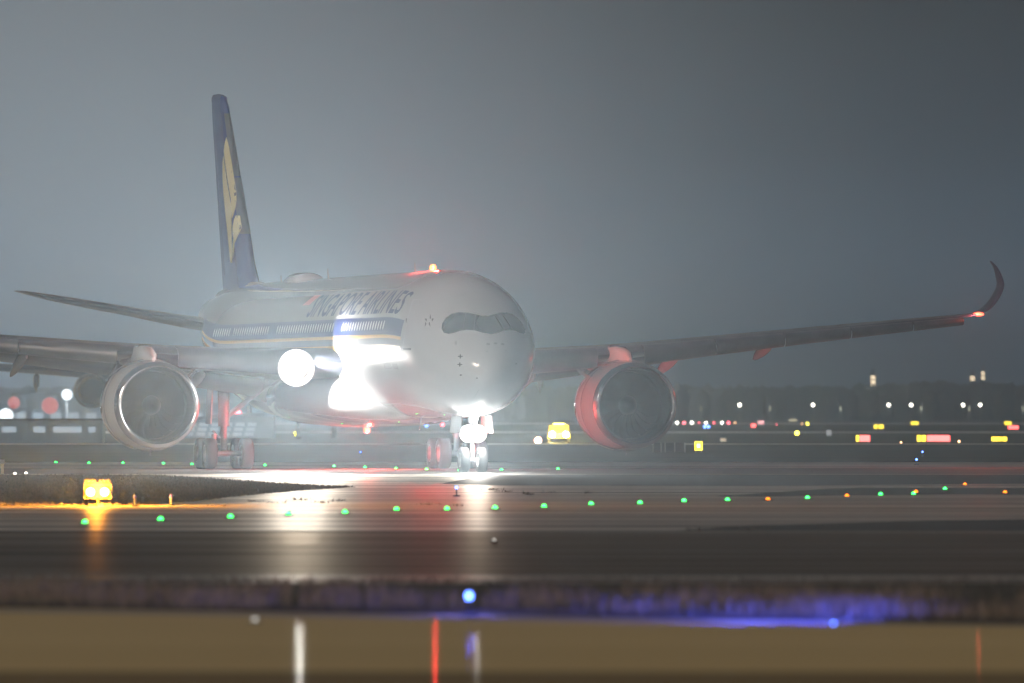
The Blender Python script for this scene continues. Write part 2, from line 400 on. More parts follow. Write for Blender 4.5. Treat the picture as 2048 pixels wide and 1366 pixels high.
def make_wing(side):
    wmt = wingp
    ts = [i*.25 for i in range(int((len(WST)-1-6)/.25)+1)]
    secs = []
    for t in ts:
        top, bot, P = sec_pts(t, side); secs.append(top+bot[-2:0:-1])
    m = MB().loft(secs); wing = m.build('wing', wmt, plane, angle=50)
    # winglet
    secs = []
    t = ts[-1]
    while t <= len(WST)-1+1e-6:
        top, bot, P = sec_pts(t, side); secs.append(top+bot[-2:0:-1]); t += .2
    MB().loft(secs).build('winglet', carbon, wing, angle=50)
    # slats: curved shells dropped in front of the leading edge
    def slat(s0, s1, drop, fwd):
        rows = []
        for i in range(5):
            t = t_of_s(s0+(s1-s0)*i/4); s, a, c, z, inc, tc, lean = wing_at(t)
            ch = min(.16*c, 1.0)+.12; outer = []; inner = []
            for k in range(9):
                w_ = k/8; ang = R(-70+185*w_)             # from under the nose round to the top rear
                rx = ch*.75; rz = .075*c*.62+.08
                outer.append((a-fwd+rx*(1-math.cos(ang)) if ang > 0 else a-fwd+rx*.35*(1-math.cos(ang)), z-drop+rz*math.sin(ang)*(1.05 if ang > 0 else .8)))
            for y_, z_ in reversed(outer): inner.append((y_+.05+.08*ch, z_-.035))
            rows.append([Vector((side*s, y_, z_)) for y_, z_ in outer+inner])
        MB().loft(rows).build('slat', alu if False else wmt, wing, angle=40)
    for s0, s1 in ((11.75,15.6),(15.66,19.4),(19.46,23.1),(23.16,26.6),(26.66,29.5)): slat(s0, s1, .2, .32)
    slat(4.6, 9.3, .14, .12)
    # flaps
    def flap(s0, s1, droop):
        rows = []
        for i in range(4):
            t = t_of_s(s0+(s1-s0)*i/3); s, a, c, z, inc, tc, lean = wing_at(t); _, _, P = sec_pts(t, side)
            o = P(.86, -.012); L = .24*c+.3; r = .022*c+.06; d = R(droop)
            pts = []
            for k in range(10):
                q = 2*PI*k/10; y_ = L*.5*(1-math.cos(q)); zz = r*math.sin(q)*(1-.5*(1-math.cos(q))/1.0*.8)
                pts.append(o+Vector((0, y_*math.cos(d)+zz*math.sin(d), -y_*math.sin(d)+zz*math.cos(d)-.05)))
            rows.append(pts)
        MB().loft(rows).build('flap', wmt, wing, angle=40)
    flap(4.2, 10.6, 14); flap(10.7, 20.5, 14)
    # flap track fairings
    for s, L, dz in ((7.4, 5.2, .95), (14.7, 4.6, .85), (19.6, 3.6, .6)):
        t = t_of_s(s); _, a, c, z, inc, tc, lean = wing_at(t); _, _, P = sec_pts(t, side); o = P(.55, -.03)
        rows = []
        for j in range(13):
            w_ = j/12; rr = .30*math.sin(PI*min(1, .04+w_*.95))**.6*(1-.25*w_)
            c0 = o+Vector((0, w_*L, -.15-dz*w_**1.6-.05))
            rows.append([c0+Vector((rr*.62*math.cos(q), 0, rr*1.25*math.sin(q))) for q in (2*PI*k/12 for k in range(12))])
        MB().loft(rows).build('flap_track_fairing', white, wing, angle=50)
    # navigation light at the base of the winglet
    top, bot, P = sec_pts(9.15, side); q = P(.02, 0)
    m = MB().ball((q.x, q.y-.03, q.z), .13, sz=(2.0,1,.7)); col = red_l if side > 0 else green_l
    m.build('navigation_light', col, wing)
    if side > 0: lamp('POINT', 'navigation_glow', (q.x-.1, q.y-.45, q.z-.05), 700, (1,.12,.06), plane, .1)
    return wing
wing_s, wing_p = make_wing(-1), make_wing(1)

# wing root landing lights
def root_light(side, e):
    w = wing_s if side < 0 else wing_p
    t = t_of_s(4.75); _, _, P = sec_pts(t, side); q = P(0, 0); q.z -= .3
    for dx, dz in ((0,-.05),):
        MB().lathe([(-.26,.0001),(-.24,.18),(-.17,.28),(-.05,.35),(.08,.37),(.5,.35)], 'y', (q.x+dx, q.y-.55-.6*side*dx, q.z+dz), 24).build('landing_light', white_l, w)
    for nm_, r0_, r1_, k_ in (('added_inner_ring', .36, .56, .9), ('added_outer_ring', .57, .80, .38)):  # white rings added round the lens to widen its bright disc
        MB().lathe([(.04,r0_),(.0,(r0_+r1_)/2),(.06,r1_),(.4,r1_*.92),(.4,r0_)], 'y', (q.x, q.y-.55, q.z), 32, close=True).build(nm_, white, w)
    if e: lamp('SPOT', 'landing_beam', (q.x, q.y-1.2, q.z), e, (1,.95,.87), plane, .16, aim=(.22*side, -1, -.008), spot=34, blend=1); lamp('POINT', 'landing_spill', (q.x-.15, q.y-1.0, q.z), e*.03, (1,.95,.87), plane, .16)
root_light(-1, 1.35e5); root_light(1, 0)

# ------------------------------------------------------------------ engines
def make_engine(side):
    ex, ea, ez = (10.28 if side > 0 else -10.78), 19.2, 2.83
    root = empty('engine', (ex, ea, ez), 0, plane)
    prof = [(1.6,1.50),(.8,1.50),(.35,1.53),(.12,1.58),(.02,1.64),(0,1.68),(.03,1.73),(.15,1.80),(.35,1.85)]
    MB().lathe(prof, 'y', n=72).build('intake_lip', alu, root)
    MB().lathe([(.36,1.855),(1.2,1.95),(2.4,2.0),(3.3,1.97),(4.4,1.80),(5.3,1.56),(5.28,1.50),(4.0,1.5)], 'y', n=72).build('nacelle', white, root)
    MB().lathe([(.37,1.85),(.37,1.862),(.40,1.866),(.40,1.85)], 'y', n=72, close=True).build('cowl_seam', linep, root)
    MB().lathe([(2.15,1.98),(2.15,2.005),(2.19,2.006),(2.19,1.98)], 'y', n=72, close=True).build('cowl_seam', linep, root)
    MB().lathe([(1.55,1.505),(1.62,1.48),(2.9,1.48),(2.9,.3)], 'y', n=64).build('intake_duct', dark, root)
    MB().lathe([(4.2,1.2),(5.4,1.05),(6.3,.72),(6.32,.66),(5.6,.6),(7.3,.05)], 'y', n=48).build('exhaust_cone', steel, root)
    m = MB()
    for k in range(22):
        a0 = 2*PI*k/22; rows = []
        for j in range(7):
            r = .42+(1.46-.42)*j/6; tw = R(28+34*j/6); sweep = -.10*math.sin(PI*j/6)+.12*(j/6)**2; ch = .30+.14*j/6
            for sg in (-1, 1):
                tng = sg*ch*.5*math.sin(tw)/r+a0+sweep; y_ = 1.75+sg*ch*.5*math.cos(tw)
                rows.append((r*math.cos(tng), y_, r*math.sin(tng)))
        m.add(rows, [(2*j, 2*j+1, 2*j+3, 2*j+2) for j in range(6)])
    m.build('fan', fanm, root, angle=80)
    m = MB().lathe([(1.05,.001),(1.1,.08),(1.3,.24),(1.55,.36),(1.75,.42),(1.95,.43)], 'y', n=32)
    m.build('spinner', dark, root)
    # pylon from nacelle top to wing
    def ps(y, w, z0, z1): return [(-w, y, z0),(-w*.9, y, z1-.12),(-w*.5, y, z1),(w*.5, y, z1),(w*.9, y, z1-.12),(w, y, z0)]
    MB().loft([ps(1.2,.08,1.9,2.05), ps(1.9,.28,1.85,2.32), ps(3.0,.36,1.7,2.55), ps(4.4,.34,1.5,2.62), ps(7.2,.3,1.4,2.3), ps(9.5,.12,1.6,1.9)]).build('pylon', white, root, angle=50)
    # strake on the inboard side
    MB().loft([[(-side*1.62, y, 1.2),(-side*(1.62+h), y, 1.2+h*.8),(-side*1.60, y, 1.24)] for y, h in ((1.6,.02),(2.3,.42),(2.9,.44),(3.0,.05))]).build('strake', white, root, angle=20)
    MB().tube((0,1.9,-2.0),(0,2.05,-2.17), .035).build('drain_mast', alu, root)
    return root
eng = [make_engine(-1), make_engine(1)]

# ------------------------------------------------------------------ tail
def symfoil(a, c, z, t, lean=0, horiz=False, side=1, s=0, n=10):
    pts = []
    for sg in (1, -1):
        rng_ = range(n+1) if sg > 0 else range(n-1, 0, -1)
        for i in rng_:
            x = .5*(1-math.cos(PI*i/n)); y = t*c*5*(.2969*math.sqrt(x)-.126*x-.3516*x*x+.2843*x**3-.1036*x**4)*sg
            pts.append(Vector((side*s, a+x*c, z+y)) if horiz else Vector((y, a+x*c, z)))
    return pts
fst = [(7.6,52.6,9.8,.13),(8.7,54.4,8.3,.115),(11,56.4,7.1,.108),(14,58.9,5.6,.10),(16.6,61.1,4.3,.095),(17.3,61.8,3.75,.09),(17.62,62.6,2.9,.07),(17.70,63.6,1.6,.04)]
FI = [hermite([f_[0] for f_ in fst], [f_[k] for f_ in fst]) for k in (1,2,3)]
zz = [7.6,8.0,8.7,9.5,10.3,11,12,13,14,15,16,16.6,17,17.3,17.5,17.62,17.70]
fin = MB().loft([symfoil(FI[0](z), FI[1](z), z, FI[2](z), n=14) for z in zz]).build('tail_fin', navy_tail, plane, angle=50)
# bare leading edge, slightly proud of the fin
def le_strip(z0, z1, name):
    rows = []
    for k in range(8):
        z = z0+(z1-z0)*k/7; a, c, t = FI[0](z), FI[1](z), FI[2](z); pts = []
        for i in range(-4, 5):
            x = .5*(1-math.cos(PI*abs(i)/22)); y = t*c*5*(.2969*math.sqrt(x)-.126*x-.3516*x*x+.2843*x**3)*(1 if i > 0 else -1)
            pts.append(Vector((y*1.02+(.006 if i > 0 else -.006 if i < 0 else 0), a+x*c-.012, z)))
        rows.append(pts)
    MB().loft(rows, closed=False, cap=False).build(name, wingp, fin, angle=60)
le_strip(10.9, 13.6, 'leading_edge'); le_strip(13.66, 16.7, 'leading_edge')
bmf = bmesh.new(); bmf.from_mesh(fin.data); FT = BVHTree.FromBMesh(bmf); bmf.free()
def ft(u, v): return trace(u, v, FT, .02)
def zoomfin(pts): return [(360+x*260/789, 170+y*450/1366) for x, y in pts]
# the pale yellow bird on the tail, in two wing blades and the head
b1 = zoomfin([(284,316),(298,370),(312,450),(330,560),(344,650),(345,700),(338,750),(326,790),(318,812),(319,735),(310,690),(295,600),(280,500),(272,440),(268,400),(274,350)])
b2 = zoomfin([(266,430),(274,500),(290,605),(306,695),(315,740),(314,860),(316,960),(318,1080),(308,1080),(296,960),(286,860),(275,760),(265,650),(260,560),(260,470)])
b3 = zoomfin([(340,792),(366,793),(371,830),(377,866),(366,858),(360,862),(346,905),(334,960),(328,1010),(322,1060),(321,990),(327,930),(338,880),(350,842),(342,845),(329,872),(321,900),(322,860),(330,815)])
decal('bird_emblem', [b1], 8, ft, birdm, fin); decal('bird_emblem', [b2], 8, ft, birdm, fin); decal('bird_emblem', [b3], 8, ft, birdm, fin)
# rudder hinge line
MB().loft([[Vector((-(FI[2](z)*FI[1](z)*.33+.02)*1.0, FI[0](z)+FI[1](z)*q, z)) for q in (.705,.715)] for z in (9,11,13,15,17)], closed=False, cap=False).build('rudder_hinge', linep, fin)
# rear fillet under the fin
MB().loft([ellsec(a, w, zt, 7.0, 24, 2) for a, w, zt in ((50,.15,8.4),(53,.45,8.62),(56,.6,8.72),(60,.5,8.6),(63,.35,8.3),(65,.2,7.9))]).build('fin_fillet', white, plane, angle=50)
for side in (-1, 1):
    st = [(.3,56.8,7.6,6.55,.10),(1.6,57.9,6.6,6.72,.095),(5,60.6,4.8,7.38,.085),(8.6,63.5,2.9,8.1,.075),(9.2,64.3,2.1,8.24,.06),(9.45,65.4,1.0,8.31,.04)]
    I = [hermite([q[0] for q in st], [q[k] for q in st]) for k in (1,2,3,4)]
    ss = [.3,1,1.6,2.5,3.5,5,6.5,8,8.6,9,9.2,9.35,9.45]
    MB().loft([symfoil(I[0](s), I[1](s), I[2](s), I[3](s), horiz=True, side=side, s=s) for s in ss]).build('stabilizer', wingp, plane, angle=50)

# ------------------------------------------------------------------ landing gear
def wheel(root, x, y, r, w):
    t = MB(); n = 10
    prof = [(-w*.42, r*.55),(-w*.5, r*.72),(-w*.5, r*.86),(-w*.40, r*.965),(-w*.22, r),(w*.22, r),(w*.40, r*.965),(w*.5, r*.86),(w*.5, r*.72),(w*.42, r*.55)]
    t.lathe(prof, 'x', (x, y, r), 40, close=True); t.build('tyre', rubber, root, angle=50)
    m = MB().lathe([(-w*.34,.001),(-w*.34,r*.2),(-w*.2,r*.25),(-w*.22,r*.42),(-w*.44,r*.5),(-w*.44,r*.57),(w*.44,r*.57),(w*.44,r*.5),(w*.22,r*.42),(w*.2,r*.25),(w*.34,r*.2),(w*.34,.001)], 'x', (x, y, r), 28)
    m.build('rim', poleg, root, angle=40)
ng = empty('nose_gear', (0, 4.9, 0), 0, plane)
for x in (-.38, .38): wheel(ng, x, 0, .53, .38)
m = MB().tube((-.3,0,.53),(.3,0,.53),.07).tube((0,0,.5),(0,.05,1.35),.085).tube((0,.05,1.3),(0,.12,2.5),.14)
m.tube((0,.1,1.6),(0,-1.2,2.45),.07).tube((-.18,.1,1.75),(.18,.1,1.75),.05); m.build('strut', steel, ng)
MB().tube((-.36,.02,1.62),(.36,.02,1.62),.03).tube((-.25,.02,1.4),(.25,.02,1.4),.03).build('light_bar', steel, ng)
for x, z in ((-.2,1.62),(.2,1.62)):
    MB().lathe([(-.24,.001),(-.22,.16),(-.14,.28),(-.02,.35),(.1,.36),(.2,.28)], 'y', (x, -.2, z), 28).build('landing_light', white_l, ng)
for sd in (-1, 1):
    MB().loft([[(sd*(.62+.06*z_), y, 2.36-z_*.72) for z_ in (0,.5,1)]+[(sd*(.66+.06*z_), y, 2.36-z_*.72) for z_ in (1,.5,0)] for y in (-.9,-.3,.5,1.2)]).build('gear_door', white, ng, angle=40)
lamp('POINT', 'taxi_spill', (0, 4.9-.7, 1.6), 1100, (1,.94,.85), plane, .2)
lamp('SPOT', 'taxi_beam', (0, 4.9-.85, 1.62), 6e4, (1,.94,.85), plane, .2, aim=(-.2,-1,-.012), spot=44, blend=1)
for side in (-1, 1):
    mg = empty('main_gear', (side*5.3, 33.5, 0), 0, plane)
    for y in (-1.0, 1.0):
        for x in (-.82, .82): wheel(mg, x, y, .69, .53)
    m = MB()
    for y in (-1.0, 1.0): m.tube((-.6,y,.69),(.6,y,.69),.12)
    m.tube((0,-1.05,.69),(0,1.05,.69),.15); m.build('bogie_beam', steel, mg)
    m = MB().tube((0,0,.69),(0,0,2.2),.15).tube((0,0,1.9),(0,.1,4.9),.26).tube((0,.1,2.2),(0,.75,1.5),.07).tube((0,.75,1.5),(0,.15,.95),.07); m.build('strut', steel, mg)
    MB().tube((-side*.1,0,2.3),(-side*2.6,-.3,4.3),.12).tube((-side*.1,.2,3.6),(-side*1.9,.1,3.7),.08).build('side_brace', steel, mg)
    MB().loft([[(side*(.52+.12*zz_), y, 4.6-zz_*2.6) for zz_ in (0,.35,.7,1)]+[(side*(.58+.12*zz_), y, 4.6-zz_*2.6) for zz_ in (1,.7,.35,0)] for y in (-.55,-.2,.3,.75)]).build('gear_door', white, mg, angle=40)
    MB().tube((side*.5,0,1.7),(side*.15,0,1.35),.05).tube((side*.45,-.05,1.55),(side*.45,-.05,1.15),.12).build('torque_link', alu, mg)
# beacons
def beacon(a, z, up, name='beacon'):
    r_ = empty(name, (0, a, z), 0, plane)
    MB().lathe([(0,.16),(.05*up,.15),(.05*up,.001)], 'z', n=20).build('base', poleg, r_)
    MB().lathe([(.05*up,.15),(.18*up,.15),(.27*up,.09),(.29*up,.001)], 'z', n=20).build('lens', red_l if up < 0 else amber_core, r_)
beacon(13.1, 8.53, 1); beacon(27.5, 1.88, -1)
lamp('POINT', 'beacon_glow', (0, 12.65, 8.8), 8000, (1,.05,.04), plane, .1)
lamp('POINT', 'beacon_glow', (0, 27.2, 1.45), 5000, (1,.06,.05), plane, .1)

# ================================================================== FOUR-ENGINED AIRLINER FAR BEHIND
ob = empty('distant_airliner', (gx(600, 1000), 1000, 0), R(3))
tag(ob, 'dark blurred four-engine airliner far behind the left engine', 'airliner')
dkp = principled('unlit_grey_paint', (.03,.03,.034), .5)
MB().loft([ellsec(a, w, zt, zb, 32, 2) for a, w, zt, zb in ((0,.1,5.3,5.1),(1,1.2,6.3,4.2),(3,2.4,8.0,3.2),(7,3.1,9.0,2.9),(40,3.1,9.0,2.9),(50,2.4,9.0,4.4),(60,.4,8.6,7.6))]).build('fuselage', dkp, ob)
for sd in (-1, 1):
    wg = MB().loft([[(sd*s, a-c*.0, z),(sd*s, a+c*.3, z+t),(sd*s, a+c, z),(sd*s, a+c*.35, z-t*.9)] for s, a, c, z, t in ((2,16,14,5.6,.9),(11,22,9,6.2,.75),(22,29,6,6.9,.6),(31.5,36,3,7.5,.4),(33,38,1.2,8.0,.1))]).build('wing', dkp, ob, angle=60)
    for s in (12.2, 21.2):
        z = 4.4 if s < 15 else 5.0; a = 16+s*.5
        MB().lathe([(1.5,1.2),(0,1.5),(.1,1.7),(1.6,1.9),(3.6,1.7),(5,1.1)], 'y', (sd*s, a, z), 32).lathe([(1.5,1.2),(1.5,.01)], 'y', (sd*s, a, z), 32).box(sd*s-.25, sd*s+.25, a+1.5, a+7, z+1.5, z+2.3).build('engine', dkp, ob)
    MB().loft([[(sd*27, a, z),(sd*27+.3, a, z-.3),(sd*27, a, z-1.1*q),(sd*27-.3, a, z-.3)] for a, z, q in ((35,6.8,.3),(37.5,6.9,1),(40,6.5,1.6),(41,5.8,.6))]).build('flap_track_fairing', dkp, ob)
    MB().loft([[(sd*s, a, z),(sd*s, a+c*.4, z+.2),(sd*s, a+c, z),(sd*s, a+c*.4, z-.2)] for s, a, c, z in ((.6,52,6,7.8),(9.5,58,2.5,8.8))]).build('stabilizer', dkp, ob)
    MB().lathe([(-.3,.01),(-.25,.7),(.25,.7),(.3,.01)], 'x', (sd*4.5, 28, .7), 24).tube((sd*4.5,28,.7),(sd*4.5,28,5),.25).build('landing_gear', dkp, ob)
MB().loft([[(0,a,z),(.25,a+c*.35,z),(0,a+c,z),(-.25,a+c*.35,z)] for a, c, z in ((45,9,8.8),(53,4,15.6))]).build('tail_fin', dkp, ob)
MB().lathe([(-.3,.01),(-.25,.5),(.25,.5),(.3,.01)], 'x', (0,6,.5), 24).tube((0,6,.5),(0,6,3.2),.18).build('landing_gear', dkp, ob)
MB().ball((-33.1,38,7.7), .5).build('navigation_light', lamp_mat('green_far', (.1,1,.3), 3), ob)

# ================================================================== GROUND
def sheet(name, pts, z, mat, label=None):
    me = bpy.data.meshes.new(name); me.from_pydata([(p[0], p[1], z) for p in pts], [], [tuple(range(len(pts)))]); me.materials.append(mat)
    o = bpy.data.objects.new(name, me); C.objects.link(o); o['kind'] = 'structure'; return o
def grd(name, c1, c2, scale, stretch, rough, gloss, gcol=(1,1,1), bump=.0, lo=.35, hi=.65, rr=None):
    """diffuse ground under a thin wet film: the film covers `gloss` of the surface"""
    m = bpy.data.materials.new(name); m.use_nodes = True; nt = m.node_tree; nt.nodes.clear()
    out = nt.nodes.new('ShaderNodeOutputMaterial'); mix = nt.nodes.new('ShaderNodeMixShader'); d = nt.nodes.new('ShaderNodeBsdfDiffuse'); g = nt.nodes.new('ShaderNodeBsdfGlossy')
    n1 = tex_noise(nt, scale, stretch, 6, .6)
    nt.links.new(ramp(nt, n1, [(lo, c1), (hi, c2)]), d.inputs['Color'])
    g.inputs['Color'].default_value = (*gcol, 1); g.inputs['Roughness'].default_value = rough
    if rr:
        nt.links.new(ramp(nt, tex_noise(nt, scale*1.7, stretch, 5, .6), [(.35, (rr[0],)*3), (.65, (rr[1],)*3)]), g.inputs['Roughness'])
    if isinstance(gloss, tuple):
        nt.links.new(ramp(nt, tex_noise(nt, scale*1.3, (stretch[0]*.8, stretch[1], 1), 6, .65), [(.38, (gloss[0],)*3), (.62, (gloss[1],)*3)]), mix.inputs[0])
    else: mix.inputs[0].default_value = gloss
    nt.links.new(d.outputs[0], mix.inputs[1]); nt.links.new(g.outputs[0], mix.inputs[2]); nt.links.new(mix.outputs[0], out.inputs[0])
    if bump:
        bn = nt.nodes.new('ShaderNodeBump'); bn.inputs['Strength'].default_value = bump; bn.inputs['Distance'].default_value = .03
        nt.links.new(tex_noise(nt, 3, (1,.3,1), 5), bn.inputs['Height']); nt.links.new(bn.outputs[0], d.inputs['Normal']); nt.links.new(bn.outputs[0], g.inputs['Normal'])
    return m
g_grass = grd('ground_grass', (.022,.022,.014), (.07,.07,.045), .05, (.25,1,1), .6, .06)
g_asph = grd('wet_asphalt', (.08,.062,.048), (.17,.135,.10), .16, (.10,1,1), .5, (.22,.95), (1,.92,.82), rr=(.36,.54))
g_conc = grd('pale_concrete', (.42,.40,.38), (.55,.53,.5), .2, (.1,1,1), .5, .3)
g_dark = grd('dark_asphalt', (.03,.025,.021), (.065,.055,.045), .2, (.08,1,1), .55, .12)
g_mid = grd('mid_asphalt', (.028,.020,.015), (.07,.052,.038), .3, (.07,1,1), .5, (.08,.42), (1,.86,.7), rr=(.38,.55))
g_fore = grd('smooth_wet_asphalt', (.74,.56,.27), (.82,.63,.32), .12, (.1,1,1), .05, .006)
g_edge = grd('worn_white_line', (.42,.36,.28), (.52,.45,.36), .6, (.2,1,1), .06, .01)
g_turf = grd('dark_turf', (.018,.014,.010), (.05,.038,.027), .5, (.3,1,1), .7, .03)
sheet('ground', [(-9000,-50),(9000,-50),(9000,9000),(-9000,9000)], 0, g_grass)
sheet('taxiway', [(-60,138),(60,138),(200,393),(200,394),(-200,394),(-200,393)], .004, g_asph)
sheet('runway', [(-400,394),(400,394),(400,436),(-400,436)], .004, grd('runway_concrete', (.12,.11,.10), (.20,.185,.17), .2, (.1,1,1), .55, .12))
sheet('runway_shoulder', [(-400,436),(400,436),(400,492),(-400,492)], .004, g_asph)
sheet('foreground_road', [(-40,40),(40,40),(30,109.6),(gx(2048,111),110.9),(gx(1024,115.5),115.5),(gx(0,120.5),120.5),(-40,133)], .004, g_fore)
for y_, z_, k_ in ((90.4,.008,.42),):  # nearest strip repeats the road colour, darkened evenly
    sheet('road_near_strip', [(-40,38),(40,38),(40,y_-.8),(-40,y_+.8)], z_, grd('foreground_road_darker', (.74*k_,.55*k_,.27*k_), (.82*k_,.61*k_,.32*k_), .3, (.15,1,1), .05, .002))
# pale worn strip along the far edge of the foreground road
sheet('road_edge_line', [(gx(-200,120.2),120.6),(gx(-200,118.3),118.3),(gx(2250,108.8),108.8),(gx(2250,109.8),109.9),(gx(1024,115.2),115.2)], .008, g_edge)
for y0, y1 in ((770, 800), (1250, 1400), (2350, 2950)):
    sheet('far_runway', [(-900,y0),(900,y0),(900,y1),(-900,y1)], .05 if y0 < 2000 else .1, g_conc)
# darker patches of the taxiway
def pxsheet(name, pts, z, mat): return sheet(name, [tuple(at(u, v)[:2]) for u, v in pts], z, mat)
pxsheet('taxiway_patch', [(-200,1062),(2250,1067),(2250,1149.5),(-200,1148)], .008, g_mid)
pxsheet('taxiway_patch', [(980,949.5),(2250,949.5),(2250,966),(1500,972),(1000,971),(880,968)], .008, g_dark)
pxsheet('taxiway_patch', [(1430,993),(1640,979),(1720,976),(2250,976),(2250,991),(1900,989),(1690,991),(1560,993)], .008, g_dark)
pxsheet('taxiway_patch', [(1350,1062),(1500,1052),(1860,1042),(2250,1036),(2250,1062)], .012, g_dark)

# ------------------------------------------------------------------ grass
def blades(name, P, hmin, hmax, w, mat, lean=.35):
    n = len(P); ang = rng.uniform(0, 2*PI, n); h = rng.uniform(hmin, hmax, n)*rng.uniform(.5, 1, n)
    dx, dy = np.cos(ang)*w, np.sin(ang)*w*.5
    tip = P+np.c_[rng.normal(0, lean, n)*h, rng.normal(0, lean, n)*h, h]
    mid = (P+tip)/2+np.c_[np.zeros(n), np.zeros(n), h*.08]
    V = np.stack([P-np.c_[dx, dy, np.zeros(n)], P+np.c_[dx, dy, np.zeros(n)], mid+np.c_[dx, dy, np.zeros(n)]*.7, mid-np.c_[dx, dy, np.zeros(n)]*.7, tip], 1).reshape(-1, 3)
    i = np.arange(n)*5
    Fq = np.stack([i, i+1, i+2, i+3], 1); Ft = np.stack([i+3, i+2, i+4], 1)
    me = bpy.data.meshes.new(name); me.vertices.add(len(V)); me.vertices.foreach_set('co', V.ravel().astype(np.float32))
    loops = np.concatenate([Fq.ravel(), Ft.ravel()]); me.loops.add(len(loops)); me.loops.foreach_set('vertex_index', loops.astype(np.int32))
    starts = np.concatenate([np.arange(n)*4, n*4+np.arange(n)*3]); me.polygons.add(2*n); me.polygons.foreach_set('loop_start', starts.astype(np.int32))
    me.update(calc_edges=True); me.validate(); me.materials.append(mat)
    o = bpy.data.objects.new(name, me); C.objects.link(o); return o
gm = principled('grass_blades', (.06,.05,.03), .6, build=varied((.025,.02,.013), (.15,.11,.075), 9, lo=.35, hi=.75))
n = 75000
xx = rng.uniform(-8.5, 8.5, n); far = 141-.1*xx; near = 115.8-.33*xx*1.0
near = 115.6-(xx)*.78
yy = near+(far-near)*rng.uniform(0, 1, n)**2.2
clump = .5+.5*np.sin(xx*1.9+np.sin(yy*.7)*2)*np.sin(xx*.63+1.3)
keep = rng.uniform(0, 1, n) < .35+.65*clump
P = np.c_[xx, yy, np.zeros(n)][keep]
tag(blades('verge_grass', P, .03, .13, .006, gm), 'rough dry grass verge between the taxiway and the foreground road', 'grass', kind='stuff')
# taller seed heads in tufts
cl = [(rng.uniform(-7.5, 7.5), rng.uniform(0, 1)) for _ in range(46)]+[(rng.uniform(-7.2, -1), rng.uniform(0, .8)) for _ in range(30)]+[(-1.7+rng.normal(0,.9), .2) for _ in range(10)]+[(4.4+rng.normal(0,.8), .12) for _ in range(12)]
Q = []
for cx_, fy in cl:
    y0_ = 115.6-cx_*.78+.6+fy*14; k = rng.integers(60, 160)
    Q.append(np.c_[rng.normal(cx_, .28, k), rng.normal(y0_, .5, k), np.zeros(k)])
Q = np.concatenate(Q); Q = Q[(np.abs(Q[:,0]+.43*Q[:,1]/120)>.06)&(np.abs(Q[:,0]+2.68*Q[:,1]/120)>.06)&(np.abs(Q[:,0]+1.85*Q[:,1]/120)>.05)]
gs = principled('seed_heads', (.2,.14,.1), .6, build=varied((.10,.075,.05), (.42,.30,.21), 9, lo=.35, hi=.7))
tag(blades('seed_grass', Q, .16, .36, .008, gs, .22), 'taller tufts of dry seeding grass standing above the verge', 'grass', kind='stuff')
# wedge of turf on the left with a fringe of blades
wedge = [(-250,949.5),(300,951),(420,958),(560,968),(640,973),(697,975),(600,981),(520,988),(440,996),(380,1004),(300,1010),(180,1012.5),(-250,1013.5)]
pxsheet('turf_island', wedge, .008, g_turf)
wp = [at(u, v) for u, v in wedge]
def inside(x, y):
    c = False; j = len(wp)-1
    for i in range(len(wp)):
        if (wp[i].y > y) != (wp[j].y > y) and x < (wp[j].x-wp[i].x)*(y-wp[i].y)/(wp[j].y-wp[i].y)+wp[i].x: c = not c
        j = i
    return c
pts = []
while len(pts) < 30000:
    y = rng.uniform(250, 390); x = rng.uniform(-26, -4)
    if inside(x, y): pts.append((x, y, 0))
for i in range(len(wp)-1):
    if wedge[i][0] > 250 or wedge[i+1][0] > 250:
        for k in range(260): q = wp[i].lerp(wp[i+1], rng.uniform()); pts.append((q.x+rng.normal(0,.1), q.y+rng.normal(0,.4), 0))
for u, v in ((680,1003),(515,1004),(545,1006),(600,1000),(860,1010),(920,1012),(1052,988),(1060,990),(1100,986),(985,980),(640,1006),(440,1012),(1500,1061),(1520,1060),(1395,1062),(1640,1052),(1175,987),(1010,984)):
    q = at(u, v)
    for k in range(26): pts.append((q.x+rng.normal(0,.13), q.y+rng.normal(0,.5), 0))
tag(blades('island_grass', np.array(pts), .03, .13, .012, gm), 'dark short grass on the turf island left of the taxiway', 'grass', kind='stuff')

# ================================================================== AIRFIELD LIGHTS
ORD = ['first','second','third','fourth','fifth','sixth','seventh','eighth','ninth','tenth','eleventh','twelfth','thirteenth','fourteenth','fifteenth','sixteenth','seventeenth','eighteenth','nineteenth','twentieth']
def inset_proto(mat, r):
    e = empty('taxiway_light')
    MB().lathe([(.0,r*2.3),(.012,r*2.2),(.02,r*1.2),(.02,.001)], 'z', n=16).build('base', blackp, e, angle=30)
    MB().dome((0,0,.02), r, r*1.1).build('lens', mat, e)
    return e
protos = {}
def inset(u, v, key, mat, r, label, group, cat='light'):
    k = (key, r)
    if k not in protos: o = protos[k] = inset_proto(mat, r)
    else: o = copy_tree(protos[k])
    D = gd(v, r*.6); o.location = (gx(u, D), D, .012); tag(o, label, cat, group); return o
near_g = [(170,1045),(321,1039),(461,1034),(577,1028),(690,1025),(793,1019),(894,1018),(990,1016),(1088,1013),(1182,1008),(1280,1006),(1368,1002),(1455,1000),(1615,996),(1761,989),(1827,988),(1890,978)]
for i, (u, v) in enumerate(near_g):
    inset(u, v, 'g', green_l, .064, '%s green centreline light from the left in the near row on the wet taxiway' % ORD[i], 'green centreline lights of the near row')
near_o = [(1536,999),(1694,992),(1832,984),(1930,969),(2010,985)]
for i, (u, v) in enumerate(near_o):
    inset(u, v, 'o', orange_l, .064, '%s orange light from the left among the green centreline lights' % ORD[i], 'orange centreline lights')
